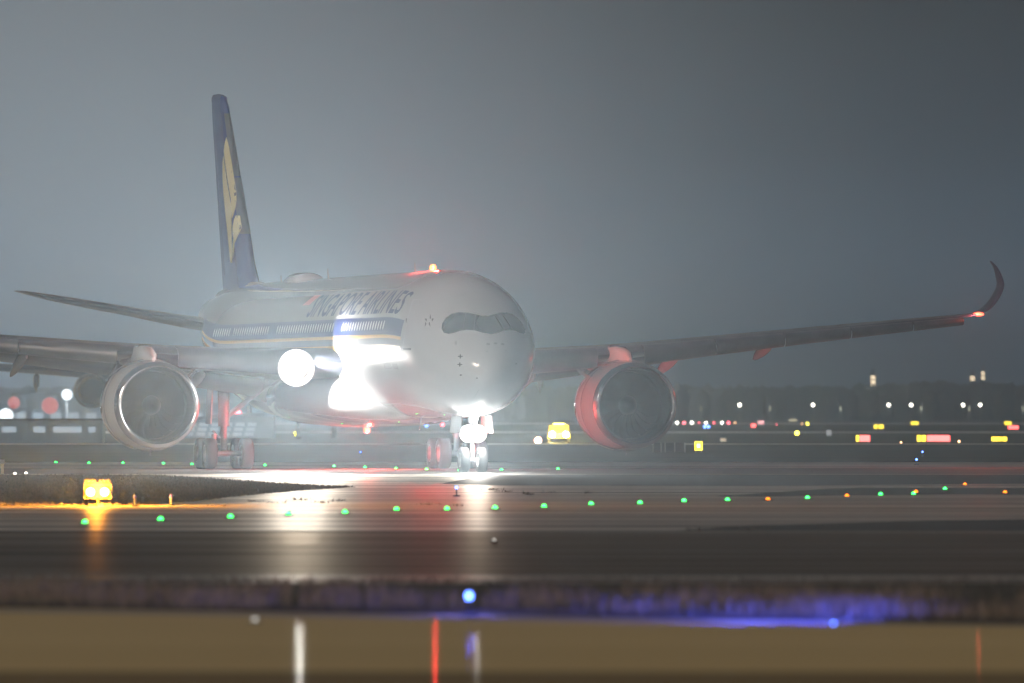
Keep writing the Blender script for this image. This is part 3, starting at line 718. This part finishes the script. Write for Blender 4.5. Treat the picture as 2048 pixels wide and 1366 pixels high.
far_g = [(112,925),(178,926),(246,926),(327,927),(384,929),(530,931),(668,933),(730,935),(792,937),(853,939),(918,941),(1003,940),(1116,938)]
for i, (u, v) in enumerate(far_g):
    inset(u, v, 'fg', green_l, .0645, '%s green light from the left in the far row by the airliner wheels' % ORD[i], 'green lights of the far row')
for (u, v, l) in ((510,1243,'small whitish inset light on the foreground road near its edge'),(988,1082,'tiny white inset light on the dark taxiway below the nose gear')):
    inset(u, v, 'w'+str(u), lamp_mat('dim_white_lamp', (1,.95,.85), .9), .035, l, None)
for (u, v, l) in ((30,948,'left one of two tiny white lights at the far left taxiway edge'),(52,947,'right one of two tiny white lights at the far left taxiway edge')):
    inset(u, v, 'w', lamp_mat('small_white_lamp', (1,.9,.8), 8), .06, l, None)
o = inset(1667, 1252, 'b', blue_l, .018, 'low blue light shining on the grass at the right road edge', None)
for dx in (-1.2, -.2): lamp('SPOT', 'blue_wash', (o.location.x+dx*.5, 110.9, .14), 1500, (.05,.08,1), None, .03, aim=(dx*.6,1,.10), spot=84, blend=.8)
def edge_proto(lit):
    e = empty('taxiway_edge_light')
    MB().lathe([(0,.11),(.03,.10),(.04,.02)], 'z', n=16).build('base', blackp, e)
    MB().tube((0,0,.03),(0,0,.22),.018).build('stem', poleg if not lit else blackp, e)
    MB().lathe([(.22,.03),(.235,.036),(.25,.038),(.28,.034),(.30,.018),(.303,.001)], 'z', n=16).build('lens', blue_l if lit else principled('blue_glass', (.14,.10,.8), .25), e)
    return e
ep = {}
def edge(u, D, lit, label, group):
    o = ep[lit] = edge_proto(lit) if lit not in ep else copy_tree(ep[lit])
    o.location = (gx(u, D), D, .004); tag(o, label, 'light', group); return o
edge(938, 114.6, True, 'bright blue edge light standing in the verge grass nearest the camera', 'blue taxiway edge lights')
edge(913, 286, True, 'lit blue edge light on the taxiway right below the nose wheels', 'blue taxiway edge lights')
edge(721, 560, True, 'lit blue edge light beyond the belly beacon', 'blue taxiway edge lights')
edge(1845, 565, True, 'upper one of the pair of lit blue edge lights at the right', 'blue taxiway edge lights')
edge(1833, 467, True, 'lower one of the pair of lit blue edge lights at the right', 'blue taxiway edge lights')
edge(270, 254, False, 'unlit blue edge light just right of the orange guard lights', 'unlit blue edge lights')
edge(342, 256, False, 'unlit blue edge light at the tip of the turf island', 'unlit blue edge lights')
lamp('POINT', 'blue_halo', (gx(938,112.6), 115.6, .33), 35, (.12,.14,1), None, .05)
# runway guard light
D = 256; s_ = D/F
gl = empty('runway_guard_light', (gx(195, D), D, .008)); tag(gl, 'twin orange guard light unit glowing on a leg at the turf island', 'guard light')
MB().box(-.36,.36,0,.22,.18,.2).box(-.36,-.33,0,.22,.2,.56).box(.33,.36,0,.22,.2,.56).box(-.36,.36,.19,.22,.2,.6).build('housing', yelp, gl, smooth=False)
MB().tube((0,.1,0),(0,.1,.18),.03).lathe([(0,.12),(.02,.1)], 'z', (0,.1,0), 16).build('leg', yelp, gl)
for x in (-.185, .185):
    MB().lathe([(-.05,.001),(-.04,.06),(-.0,.115),(.05,.115)], 'y', (x, -.0, .36), 24).build('lamp', lamp_mat('guard_orange', (1,.45,.04), 70), gl)
    MB().lathe([(-.16,.135),(.1,.135),(.1,.125),(-.16,.125)], 'y', (x, .05, .36), 24, close=True).build('visor', blackp, gl)
    m = MB()
    for k in range(5): m.box(x-.13+k*.06, x-.115+k*.06, .0, .15, .56, .68)
    m.build('louvre', yelp, gl, smooth=False)
lamp('POINT', 'guard_glow', (gx(195, D), D-.8, .4), 9000, (1,.38,.03), None, .15)
# marker post at the far left edge
mp_ = empty('marker_post', (gx(5, 392), 392, .008)); tag(mp_, 'short pale marker post at the far left edge of the frame', 'post')
MB().box(-.05,.05,-.05,.05,0,.42).build('post', whi := principled('post_white', (.7,.6,.4), .5), mp_, smooth=False)
MB().box(-.14,.1,-.03,.03,.42,.6).build('cap', poleg, mp_, smooth=False)

# ------------------------------------------------------------------ signs
def sign(u, vb, D, segs, h, label, name='airfield_sign', z0=None):
    """segs: (u0, u1, material) left to right in the picture, h in metres"""
    k = D/F; e = empty(name, (gx(u, D), D, 0)); tag(e, label, 'sign', 'signs and boards across the airfield')
    zb = .25 if z0 is None else z0
    xs = [s for q in segs for s in q[:2]]; x0, x1 = (min(xs)-u)*k, (max(xs)-u)*k
    MB().box(x0-.05, x1+.05, .02, .3, zb-.04, zb+h+.05).build('cabinet', blackp, e, smooth=False)
    for a, b, mt in segs: MB().box((a-u)*k+.01, (b-u)*k-.01, -.01, .015, zb, zb+h).build('panel', mt, e, smooth=False)
    for x in (x0+.1, x1-.1): MB().tube((x,.15,0),(x,.15,zb-.03),.03).build('leg', poleg, e)
    return e
sign(1726, 889, 790, [(1712,1718,yel_panel),(1719,1740,red_panel)], .5, 'short red sign with a yellow end panel, left of the two red ones')
sign(1866, 889, 790, [(1834,1842,yel_panel),(1843,1852,yel_panel),(1854,1900,red_panel)], .5, 'long red sign with two yellow panels behind the blue lights')
sign(1998, 889, 800, [(1983,2004,yel_panel),(2005,2014,yel_panel)], .35, 'low all-yellow sign at the right edge of the field')
sign(1757, 858, 1500, [(1748,1755,yel_panel),(1757,1767,yel_panel)], .6, 'far yellow sign of two panels left of the towers light', z0=.3)
sign(1829, 852, 1900, [(1822,1837,yel_panel)], .6, 'far single yellow sign right above the long red sign', z0=.5)
sign(2016, 852, 1900, [(2009,2023,yel_panel)], .6, 'far yellow sign above the small red board at the right', z0=.5)
sign(2027, 862, 1450, [(2016,2037,red_panel)], .5, 'small all-red board at the right edge of the field', z0=.3)
sign(1507, 860, 1650, [(1502,1512,red_panel)], .6, 'small red board left of the pink one in the middle distance', z0=.3)
sign(1522, 855, 1900, [(1516,1528,principled('pink_panel',(0.02,)*3,.4,emit=(1,.45,.45),estr=2))], .7, 'small pink lit board in the middle distance', z0=.6)
sign(1658, 875, 1050, [(1653,1663,principled('grey_panel',(0.02,)*3,.4,emit=(.6,.6,.6),estr=.6))], .55, 'dim grey lit board standing alone on the far grass', z0=.2)
sign(1447, 887, 850, [(1441,1452,principled('cream_panel',(0.02,)*3,.4,emit=(.9,.7,.5),estr=.7))], .25, 'small dim cream board right of the yellow square sign', z0=.1)
sign(1587, 845, 2800, [(1578,1594,principled('pale_panel',(0.02,)*3,.4,emit=(.9,.8,.5),estr=.8))], .8, 'long pale lit board at the foot of the lamp posts', z0=.5)
# yellow sign with a black square outline
D = 625; k = D/F; e = empty('airfield_sign', (gx(1397, D), D, 0)); tag(e, 'yellow lit sign with a black square outline beside the dark boards', 'sign', 'signs and boards across the airfield')
MB().box(-.27,.27,.02,.25,.1,.72).build('cabinet', blackp, e, smooth=False)
MB().box(-.25,.25,0,.018,.12,.70).build('panel', yel_panel, e, smooth=False)
MB().box(-.15,.15,-.006,-.002,.24,.59).build('symbol', blackp, e, smooth=False)
MB().box(-.10,.10,-.012,-.008,.29,.54).build('symbol_centre', whi_panel, e, smooth=False)
for x in (-.18, .18): MB().tube((x,.12,0),(x,.12,.1),.03).build('leg', poleg, e)
# dark board row, seen from behind
e = empty('sign_back', (gx(1338, D), D, 0)); tag(e, 'dark unlit board of four panels seen from behind beside the right engine', 'sign')
for i, (a, b) in enumerate(((1308,1322),(1323,1330),(1331,1349),(1350,1369))):
    MB().box((a-1338)*k, (b-1338)*k-.02, 0, .2, .08, .62).build('panel', dkp, e, smooth=False)
for a in (1306,1322.4,1330.4,1349.5,1369.8): MB().box((a-1338)*k-.025, (a-1338)*k+.025, -.06, -.01, 0, .62).build('post', poleg, e, smooth=False)

# ------------------------------------------------------------------ round lights of the far field
far_protos = {}
def field_light(u, v, D, col, mat, r, label):
    z = gz(v, D); key = (col, r, round(z, 1))
    if key not in far_protos:
        e = empty('field_light'); MB().tube((0,0,0),(0,0,z-r),.05).build('post', poleg, e); MB().ball((0,0,z), r, 10, 6).build('lens', mat, e); far_protos[key] = e
    else: e = copy_tree(far_protos[key])
    e.location = (gx(u, D), D, .05); tag(e, label, 'light', 'small coloured lights across the far field')
row = [(1354,'w',far_white,.30),(1368,'r',far_red,.34),(1384,'w',far_white,.3),(1398,'rs',far_red,.18),(1412,'w',far_white,.3),(1428,'rs',far_red,.22),(1444,'w',far_white,.3),(1457,'r',far_red,.34),(1470,'a',far_amber,.2)]
nm = {'w': 'white', 'r': 'red', 'rs': 'small red', 'a': 'amber'}
for i, (u, c, mt, r) in enumerate(row): field_light(u, 846, 2300, c, mt, r, '%s lamp from the left, %s, in the far row right of the engine' % (ORD[i], nm[c]))
field_light(1409.5, 854, 1750, 'b', far_blue, .26, 'left one of two far blue lights under the row of lamps')
field_light(1417, 854, 1750, 'b', far_blue, .26, 'right one of two far blue lights under the row of lamps')
field_light(1594, 867, 1150, 'y', far_yel, .26, 'round yellow light on the grass right of the pink board')
field_light(1615, 848, 2100, 'y', far_yel, .3, 'small far yellow light in the middle of the far row')
field_light(1604, 848, 2100, 'rs', far_amber, .16, 'tiny pinkish light beside the small far yellow light')
field_light(1553, 849, 2100, 'rs', far_red, .12, 'tiny dim red light right of the pink board')
field_light(1802, 886, 800, 'a', far_amber, .07, 'tiny amber light between the two red signs')
field_light(1918, 884, 800, 'a', far_amber, .09, 'tiny amber light right of the long red sign')
field_light(595, 868, 1100, 'y', far_yel, .36, 'yellow light seen beneath the belly left of the red beacon')
field_light(885, 850, 1600, 'r', far_red, .28, 'faint red light behind the nose gear')
field_light(853, 851, 1600, 'b', far_blue, .28, 'faint blue light behind the nose gear')
field_light(1076, 882, 830, 'R', lamp_mat('warm_red_lamp', (1,.45,.3), 16), .3, 'orange-red light left of the bright yellow vehicle lamp')
field_light(398, 850, 1500, 'a', far_amber, .26, 'left amber light between the left engine and the main gear')
field_light(411, 850, 1500, 'a', far_amber, .26, 'middle amber light between the left engine and the main gear')
field_light(424, 850, 1500, 'a', far_amber, .26, 'right amber light between the left engine and the main gear')
field_light(445, 838, 1300, 'r', far_red, .5, 'red lamp glowing behind the main gear leg')
field_light(476, 829, 1300, 'r', far_red, .5, 'red lamp glowing between the main gear leg and its brace')
for i, (u, v, c, mt, r, D, l) in enumerate(((12,832,'W',lamp_mat('flood_white',(.95,1,1),1.6),1.0,1300,'big white floodlight lowest at the left edge'),(134,790,'W',lamp_mat('flood_white',(.95,1,1),1.6),.75,1300,'white floodlight beneath the dark far wing'),(100,812,'P',lamp_mat('soft_red_lamp',(1,.25,.25),.55),1.1,1250,'broad soft red lamp below the dark far wing'),
    (28,806,'P2',lamp_mat('soft_red_lamp',(1,.25,.25),.8),.8,1250,'smaller soft red lamp above the big white floodlight'),(12,868,'w',far_white,.5,1000,'small white lamp above the low blue building at the left edge'),(50,867,'w',far_white,.55,1000,'small white lamp next to the long blue building'),(85,868,'w',far_white,.45,1000,'third small white lamp along the long blue building'))):
    field_light(u, v, D, c, mt, r, l)
for u, v, D, e_ in ((-20,820,1290,4e4),(134,785,1290,2e4)): lamp('POINT', 'flood_glow', (gx(u, D), D, gz(v, D)), e_, (.85,.95,1), None, 1.5)

# service vehicle with its yellow beacon
vh = empty('service_vehicle', (gx(1118, 840), 840, 0)); tag(vh, 'yellow service vehicle with dazzling lamps seen between nose and right engine', 'vehicle')
ylw = principled('vehicle_yellow', (.7,.5,.04), .35)
MB().loft([[(-1.0,y,z0),(1.0,y,z0),(1.0,y,z1*.6),(.86,y,z1),(-.86,y,z1),(-1.0,y,z1*.6)] for y, z0, z1 in ((0,.4,.85),(.9,.35,1.0),(1.6,.35,1.5),(4.2,.35,1.55),(4.5,.5,1.4))]).build('body', ylw, vh, angle=25)
MB().box(-.8,.8,1.0,1.08,1.05,1.42, Matrix.Rotation(R(-12),4,'X')).build('windscreen', glassm, vh, smooth=False)
for x in (-.85,.85):
    for y in (.9,3.8): MB().lathe([(-.12,.001),(-.12,.32),(.12,.32),(.12,.001)], 'x', (x,y,.33), 20).build('wheel', rubber, vh)
for x in (-.6,.6): MB().lathe([(-.08,.001),(-.06,.24),(.05,.26)], 'y', (x,-.04,.72), 16).build('headlight', lamp_mat('vehicle_headlamp', (1,.92,.6), 40), vh)
MB().box(-.5,.5,1.8,2.05,1.55,1.68).build('light_bar', lamp_mat('vehicle_bar', (1,.75,.1), 8), vh, smooth=False)
lamp('POINT', 'vehicle_glow', (gx(1112, 835), 838, .9), 14000, (1,.72,.15), None, .4)

# ------------------------------------------------------------------ street lamps at the foot of the wood
def street_lamp(lit):
    e = empty('street_lamp'); z = 5.3 if lit else 4.9
    MB().tube((0,0,0),(0,0,z),.14,.08,8).build('pole', poleg, e)
    MB().tube((0,0,z),(0,-.8,z+.15),.06,.05,6).build('arm', poleg, e)
    if lit: MB().ball((0,-.9,z+.1), .5, 10, 6).build('lamp', far_white, e)
    else: MB().box(-.28,.28,-1.0,-.5,z-1.4,z+.1).build('lamp', lamp_mat('dim_lamp', (.8,.8,.6), .9), e, smooth=False)
    return e
pl = {}
lit_u = [1479,1626,1777,1822,1926,1960]; dim_u = [1402,1540,1681,1842,1938,2046]
for L, us in ((True, lit_u), (False, dim_u)):
    for i, u in enumerate(us):
        o = copy_tree(pl[L]) if L in pl else pl.setdefault(L, street_lamp(L))
        o.location = (gx(u, 3000), 3000, .1)
        tag(o, '%s %s street lamp from the left before the far wood' % (ORD[i], 'bright' if L else 'dim'), 'street lamp', 'street lamps before the far wood')

# masts added out of view behind the camera for glints in the aircraft's paint
am = None
for i, (x, y, z) in enumerate(((-520,-160,14),(-430,-60,16),(-380,-240,12),(-300,-150,15),(-240,-320,13),(-170,-200,16),(-120,-90,11),(-60,-300,15),(30,-220,13),(110,-340,15),(190,-180,12),(300,-260,15))):
    if am is None:
        am = empty('added_floodlight_mast'); MB().tube((0,0,0),(0,0,13),.25,.14,10).build('pole', poleg, am); MB().box(-1.6,1.6,-.2,.2,12.8,13.1).build('crossbar', poleg, am, smooth=False)
        for dx in (-1.2,0,1.2): MB().box(dx-.42,dx+.42,.2,.45,12.7,13.3).build('lamp', lamp_mat('added_mast_lamp', (1,.9,.75), 700), am, smooth=False)
        o = am
    else: o = copy_tree(am)
    o.location = (x, y, 0); o.rotation_euler = (0,0,math.atan2(-x, 400-y)*-1*-1); o.scale = (1,1,z/13)
    tag(o, '%s added floodlight mast from the left, out of frame, put there for glints on the fuselage' % ORD[i], 'floodlight mast', 'floodlight masts added behind the camera')

# ------------------------------------------------------------------ far towers
for i, (u, v0, v1, wpx, lab) in enumerate(((1746,749,776,9,'lit tower top standing alone above the far wood'),(1966,741,759,6,'taller right tower of the far pair with a lit top'),(1945,751,761,9,'shorter left tower of the far pair with a wide lit top'))):
    D = 5200; zt, zb = gz(v0, D), gz(v1, D); w = wpx*D/F/2
    e = empty('far_tower', (gx(u, D), D, 0)); tag(e, lab, 'tower', 'far lit towers')
    MB().box(-w*1.3,w*1.3,0,w*2.6,0,zt+1.5).box(-w*.6,w*.6,.5,w*1.4,zt+1.5,zt+3.2).build('shaft', dkp, e, smooth=False)
    m = MB(); nfl = max(2, int((zt-zb)/2.2))
    for q in range(nfl): z = zb+(zt-zb)*q/nfl; m.box(-w,w,-.3,-.02,z,z+(zt-zb)/nfl*.72)
    m.build('lit_window', lamp_mat('tower_windows', (1,.78,.5), 5), e, smooth=False)

# ------------------------------------------------------------------ low buildings at the left
teal = principled('blue_cladding', (.16,.24,.33), .5, build=varied((.13,.2,.28), (.2,.28,.36), .4))
winw = lamp_mat('lit_office_window', (.7,.86,1), .45)
b = empty('service_building', (gx(60, 830), 830, 0)); tag(b, 'long low blue building with lit windows at the left behind the grass', 'building')
MB().box(-9,6.2,0,6,0,1.95).build('wall', teal, b, smooth=False); MB().box(-9.2,6.4,-.2,6.2,1.95,2.1).build('roof', dkp, b, smooth=False)
for x, w in ((-5.2,.8),(-2.4,1.2),(.3,1.0),(2.0,2.4),(5,.6)): MB().box(x,x+w,-.05,-.01,.9,1.4).build('window', winw, b, smooth=False)
b = empty('glass_hall', (gx(450, 1000), 1000, 0)); tag(b, 'slanting glass hall seen between the left engine and the main gear', 'building')
MB().loft([[(x,0,0),(x,0,h),(x,9,h+.4),(x,9,0)] for x, h in ((-4.5,1.6),(-1,2.1),(5,2.3))]).build('wall', teal, b, smooth=False)
for i in range(6):
    for j in range(3): MB().box(-4.2+i*1.25+j*.15, -3.3+i*1.25+j*.15, -.06, -.02, .25+j*.5, .6+j*.5).build('window', winw, b, smooth=False)
b = empty('terminal', (gx(250, 1700), 1700, 0)); tag(b, 'hazy far terminal building spanning behind the left wing', 'building')
MB().box(-45,25,0,20,0,4.5).box(-20,5,2,18,4.5,6.2).build('wall', teal, b, smooth=False)
for i in range(22): MB().box(-44+i*3.1,-42.2+i*3.1,-.08,-.02,1.6,2.8).build('window', winw, b, smooth=False)

# ------------------------------------------------------------------ far wood
def wood():
    m = bmesh.new(); bmesh.ops.create_icosphere(m, subdivisions=2, radius=1); v0 = np.array([v.co[:] for v in m.verts]); f0 = np.array([[v.index for v in f.verts] for f in m.faces]); m.free()
    V, Fc = [], []; k = 0
    for i in range(1300):
        x = rng.uniform(-310, 310); y = 4300+rng.uniform(0, 60); u = CX+F*x/y
        top = np.interp(u, [-400,300,1300,1700,1760,1850,1990,2048,2400], [776,778,776,775,770,762,764,771,775])
        ht = (H+(VY-top)*y/F)*rng.uniform(.8, 1.0); r = rng.uniform(2.2, 4.0)
        for q in range(2):
            zc = ht-r*1.1 if q == 0 else ht*.45
            rr = r if q == 0 else r*1.5
            V.append(v0*np.array([rr, rr, rr*(1.15 if q == 0 else 1.6)])*(1+rng.normal(0, .1, (len(v0), 1)))+np.array([x+rng.normal(0,1), y, zc])); Fc.append(f0+k); k += len(v0)
    V = np.concatenate(V); Fc = np.concatenate(Fc); me = bpy.data.meshes.new('woodland'); me.from_pydata(V.tolist(), [], Fc.tolist()); me.materials.append(principled('far_foliage', (.05,.06,.04), .8))
    o = bpy.data.objects.new('woodland', me); C.objects.link(o); tag(o, 'far hazy wood forming the dark skyline behind the field', 'wood', kind='stuff')
wood()

# ================================================================== AIR, SKY, LIGHT
hz = MB().box(-1200,1200,-40,5600,-1,42).build('haze', (hm := bpy.data.materials.new('haze')), None, smooth=False)
hm.use_nodes = True; nt = hm.node_tree; nt.nodes.clear()
out = nt.nodes.new('ShaderNodeOutputMaterial'); pv = nt.nodes.new('ShaderNodeVolumePrincipled')
pv.inputs['Color'].default_value = (.64,.84,1.0,1); pv.inputs['Density'].default_value = .00029; pv.inputs['Anisotropy'].default_value = .78
nt.links.new(pv.outputs[0], out.inputs['Volume']); tag(hz, 'damp night haze over the airfield', 'haze', kind='stuff')

w = bpy.data.worlds.new('World'); sc.world = w; w.use_nodes = True; nt = w.node_tree; nt.nodes.clear()
out = nt.nodes.new('ShaderNodeOutputWorld'); bg = nt.nodes.new('ShaderNodeBackground'); sky = nt.nodes.new('ShaderNodeTexSky')
sky.sky_type = 'NISHITA'; sky.sun_disc = False; sky.sun_elevation = R(-4); sky.sun_rotation = R(200); sky.air_density = 1.5; sky.dust_density = 3
bg.inputs[1].default_value = .05
add = nt.nodes.new('ShaderNodeAddShader'); bg2 = nt.nodes.new('ShaderNodeBackground')
tcw = nt.nodes.new('ShaderNodeTexCoord'); sx = nt.nodes.new('ShaderNodeSeparateXYZ'); nt.links.new(tcw.outputs['Generated'], sx.inputs[0])
nt.links.new(ramp(nt, sx.outputs['Z'], [(0, (.085,.118,.155)), (.014, (.066,.1,.138)), (.028, (.034,.048,.064)), (.045, (.022,.027,.034)), (.3, (.025,.03,.038))]), bg2.inputs[0])
# the apron's floodlights glow on the cloud to the left
vm = nt.nodes.new('ShaderNodeVectorMath'); vm.operation = 'DISTANCE'; nt.links.new(tcw.outputs['Generated'], vm.inputs[0]); vm.inputs[1].default_value = Vector((-.062, 1, .012)).normalized()
mr = nt.nodes.new('ShaderNodeMapRange'); mr.interpolation_type = 'SMOOTHERSTEP'; nt.links.new(vm.outputs['Value'], mr.inputs[0]); mr.inputs[1].default_value = -.02; mr.inputs[2].default_value = .115; mr.inputs[3].default_value = 1; mr.inputs[4].default_value = 0
bg3 = nt.nodes.new('ShaderNodeBackground'); bg3.inputs[0].default_value = (.21,.235,.255,1); nt.links.new(mr.outputs[0], bg3.inputs[1])
add2 = nt.nodes.new('ShaderNodeAddShader'); nt.links.new(bg2.outputs[0], add2.inputs[0]); nt.links.new(bg3.outputs[0], add2.inputs[1])
bg2.inputs[1].default_value = 1      # town and airport light in the low air, fading upwards
nt.links.new(sky.outputs[0], bg.inputs[0]); nt.links.new(bg.outputs[0], add.inputs[0]); nt.links.new(add2.outputs[0], add.inputs[1]); nt.links.new(add.outputs[0], out.inputs[0])
sun = bpy.data.lights.new('apron_floodlight', 'SUN'); sun.energy = 1.15; sun.angle = R(14); sun.color = (1,.84,.68)
so = bpy.data.objects.new('apron_floodlight', sun); C.objects.link(so); so.rotation_euler = Vector((.76,.56,-.36)).to_track_quat('-Z','Y').to_euler()
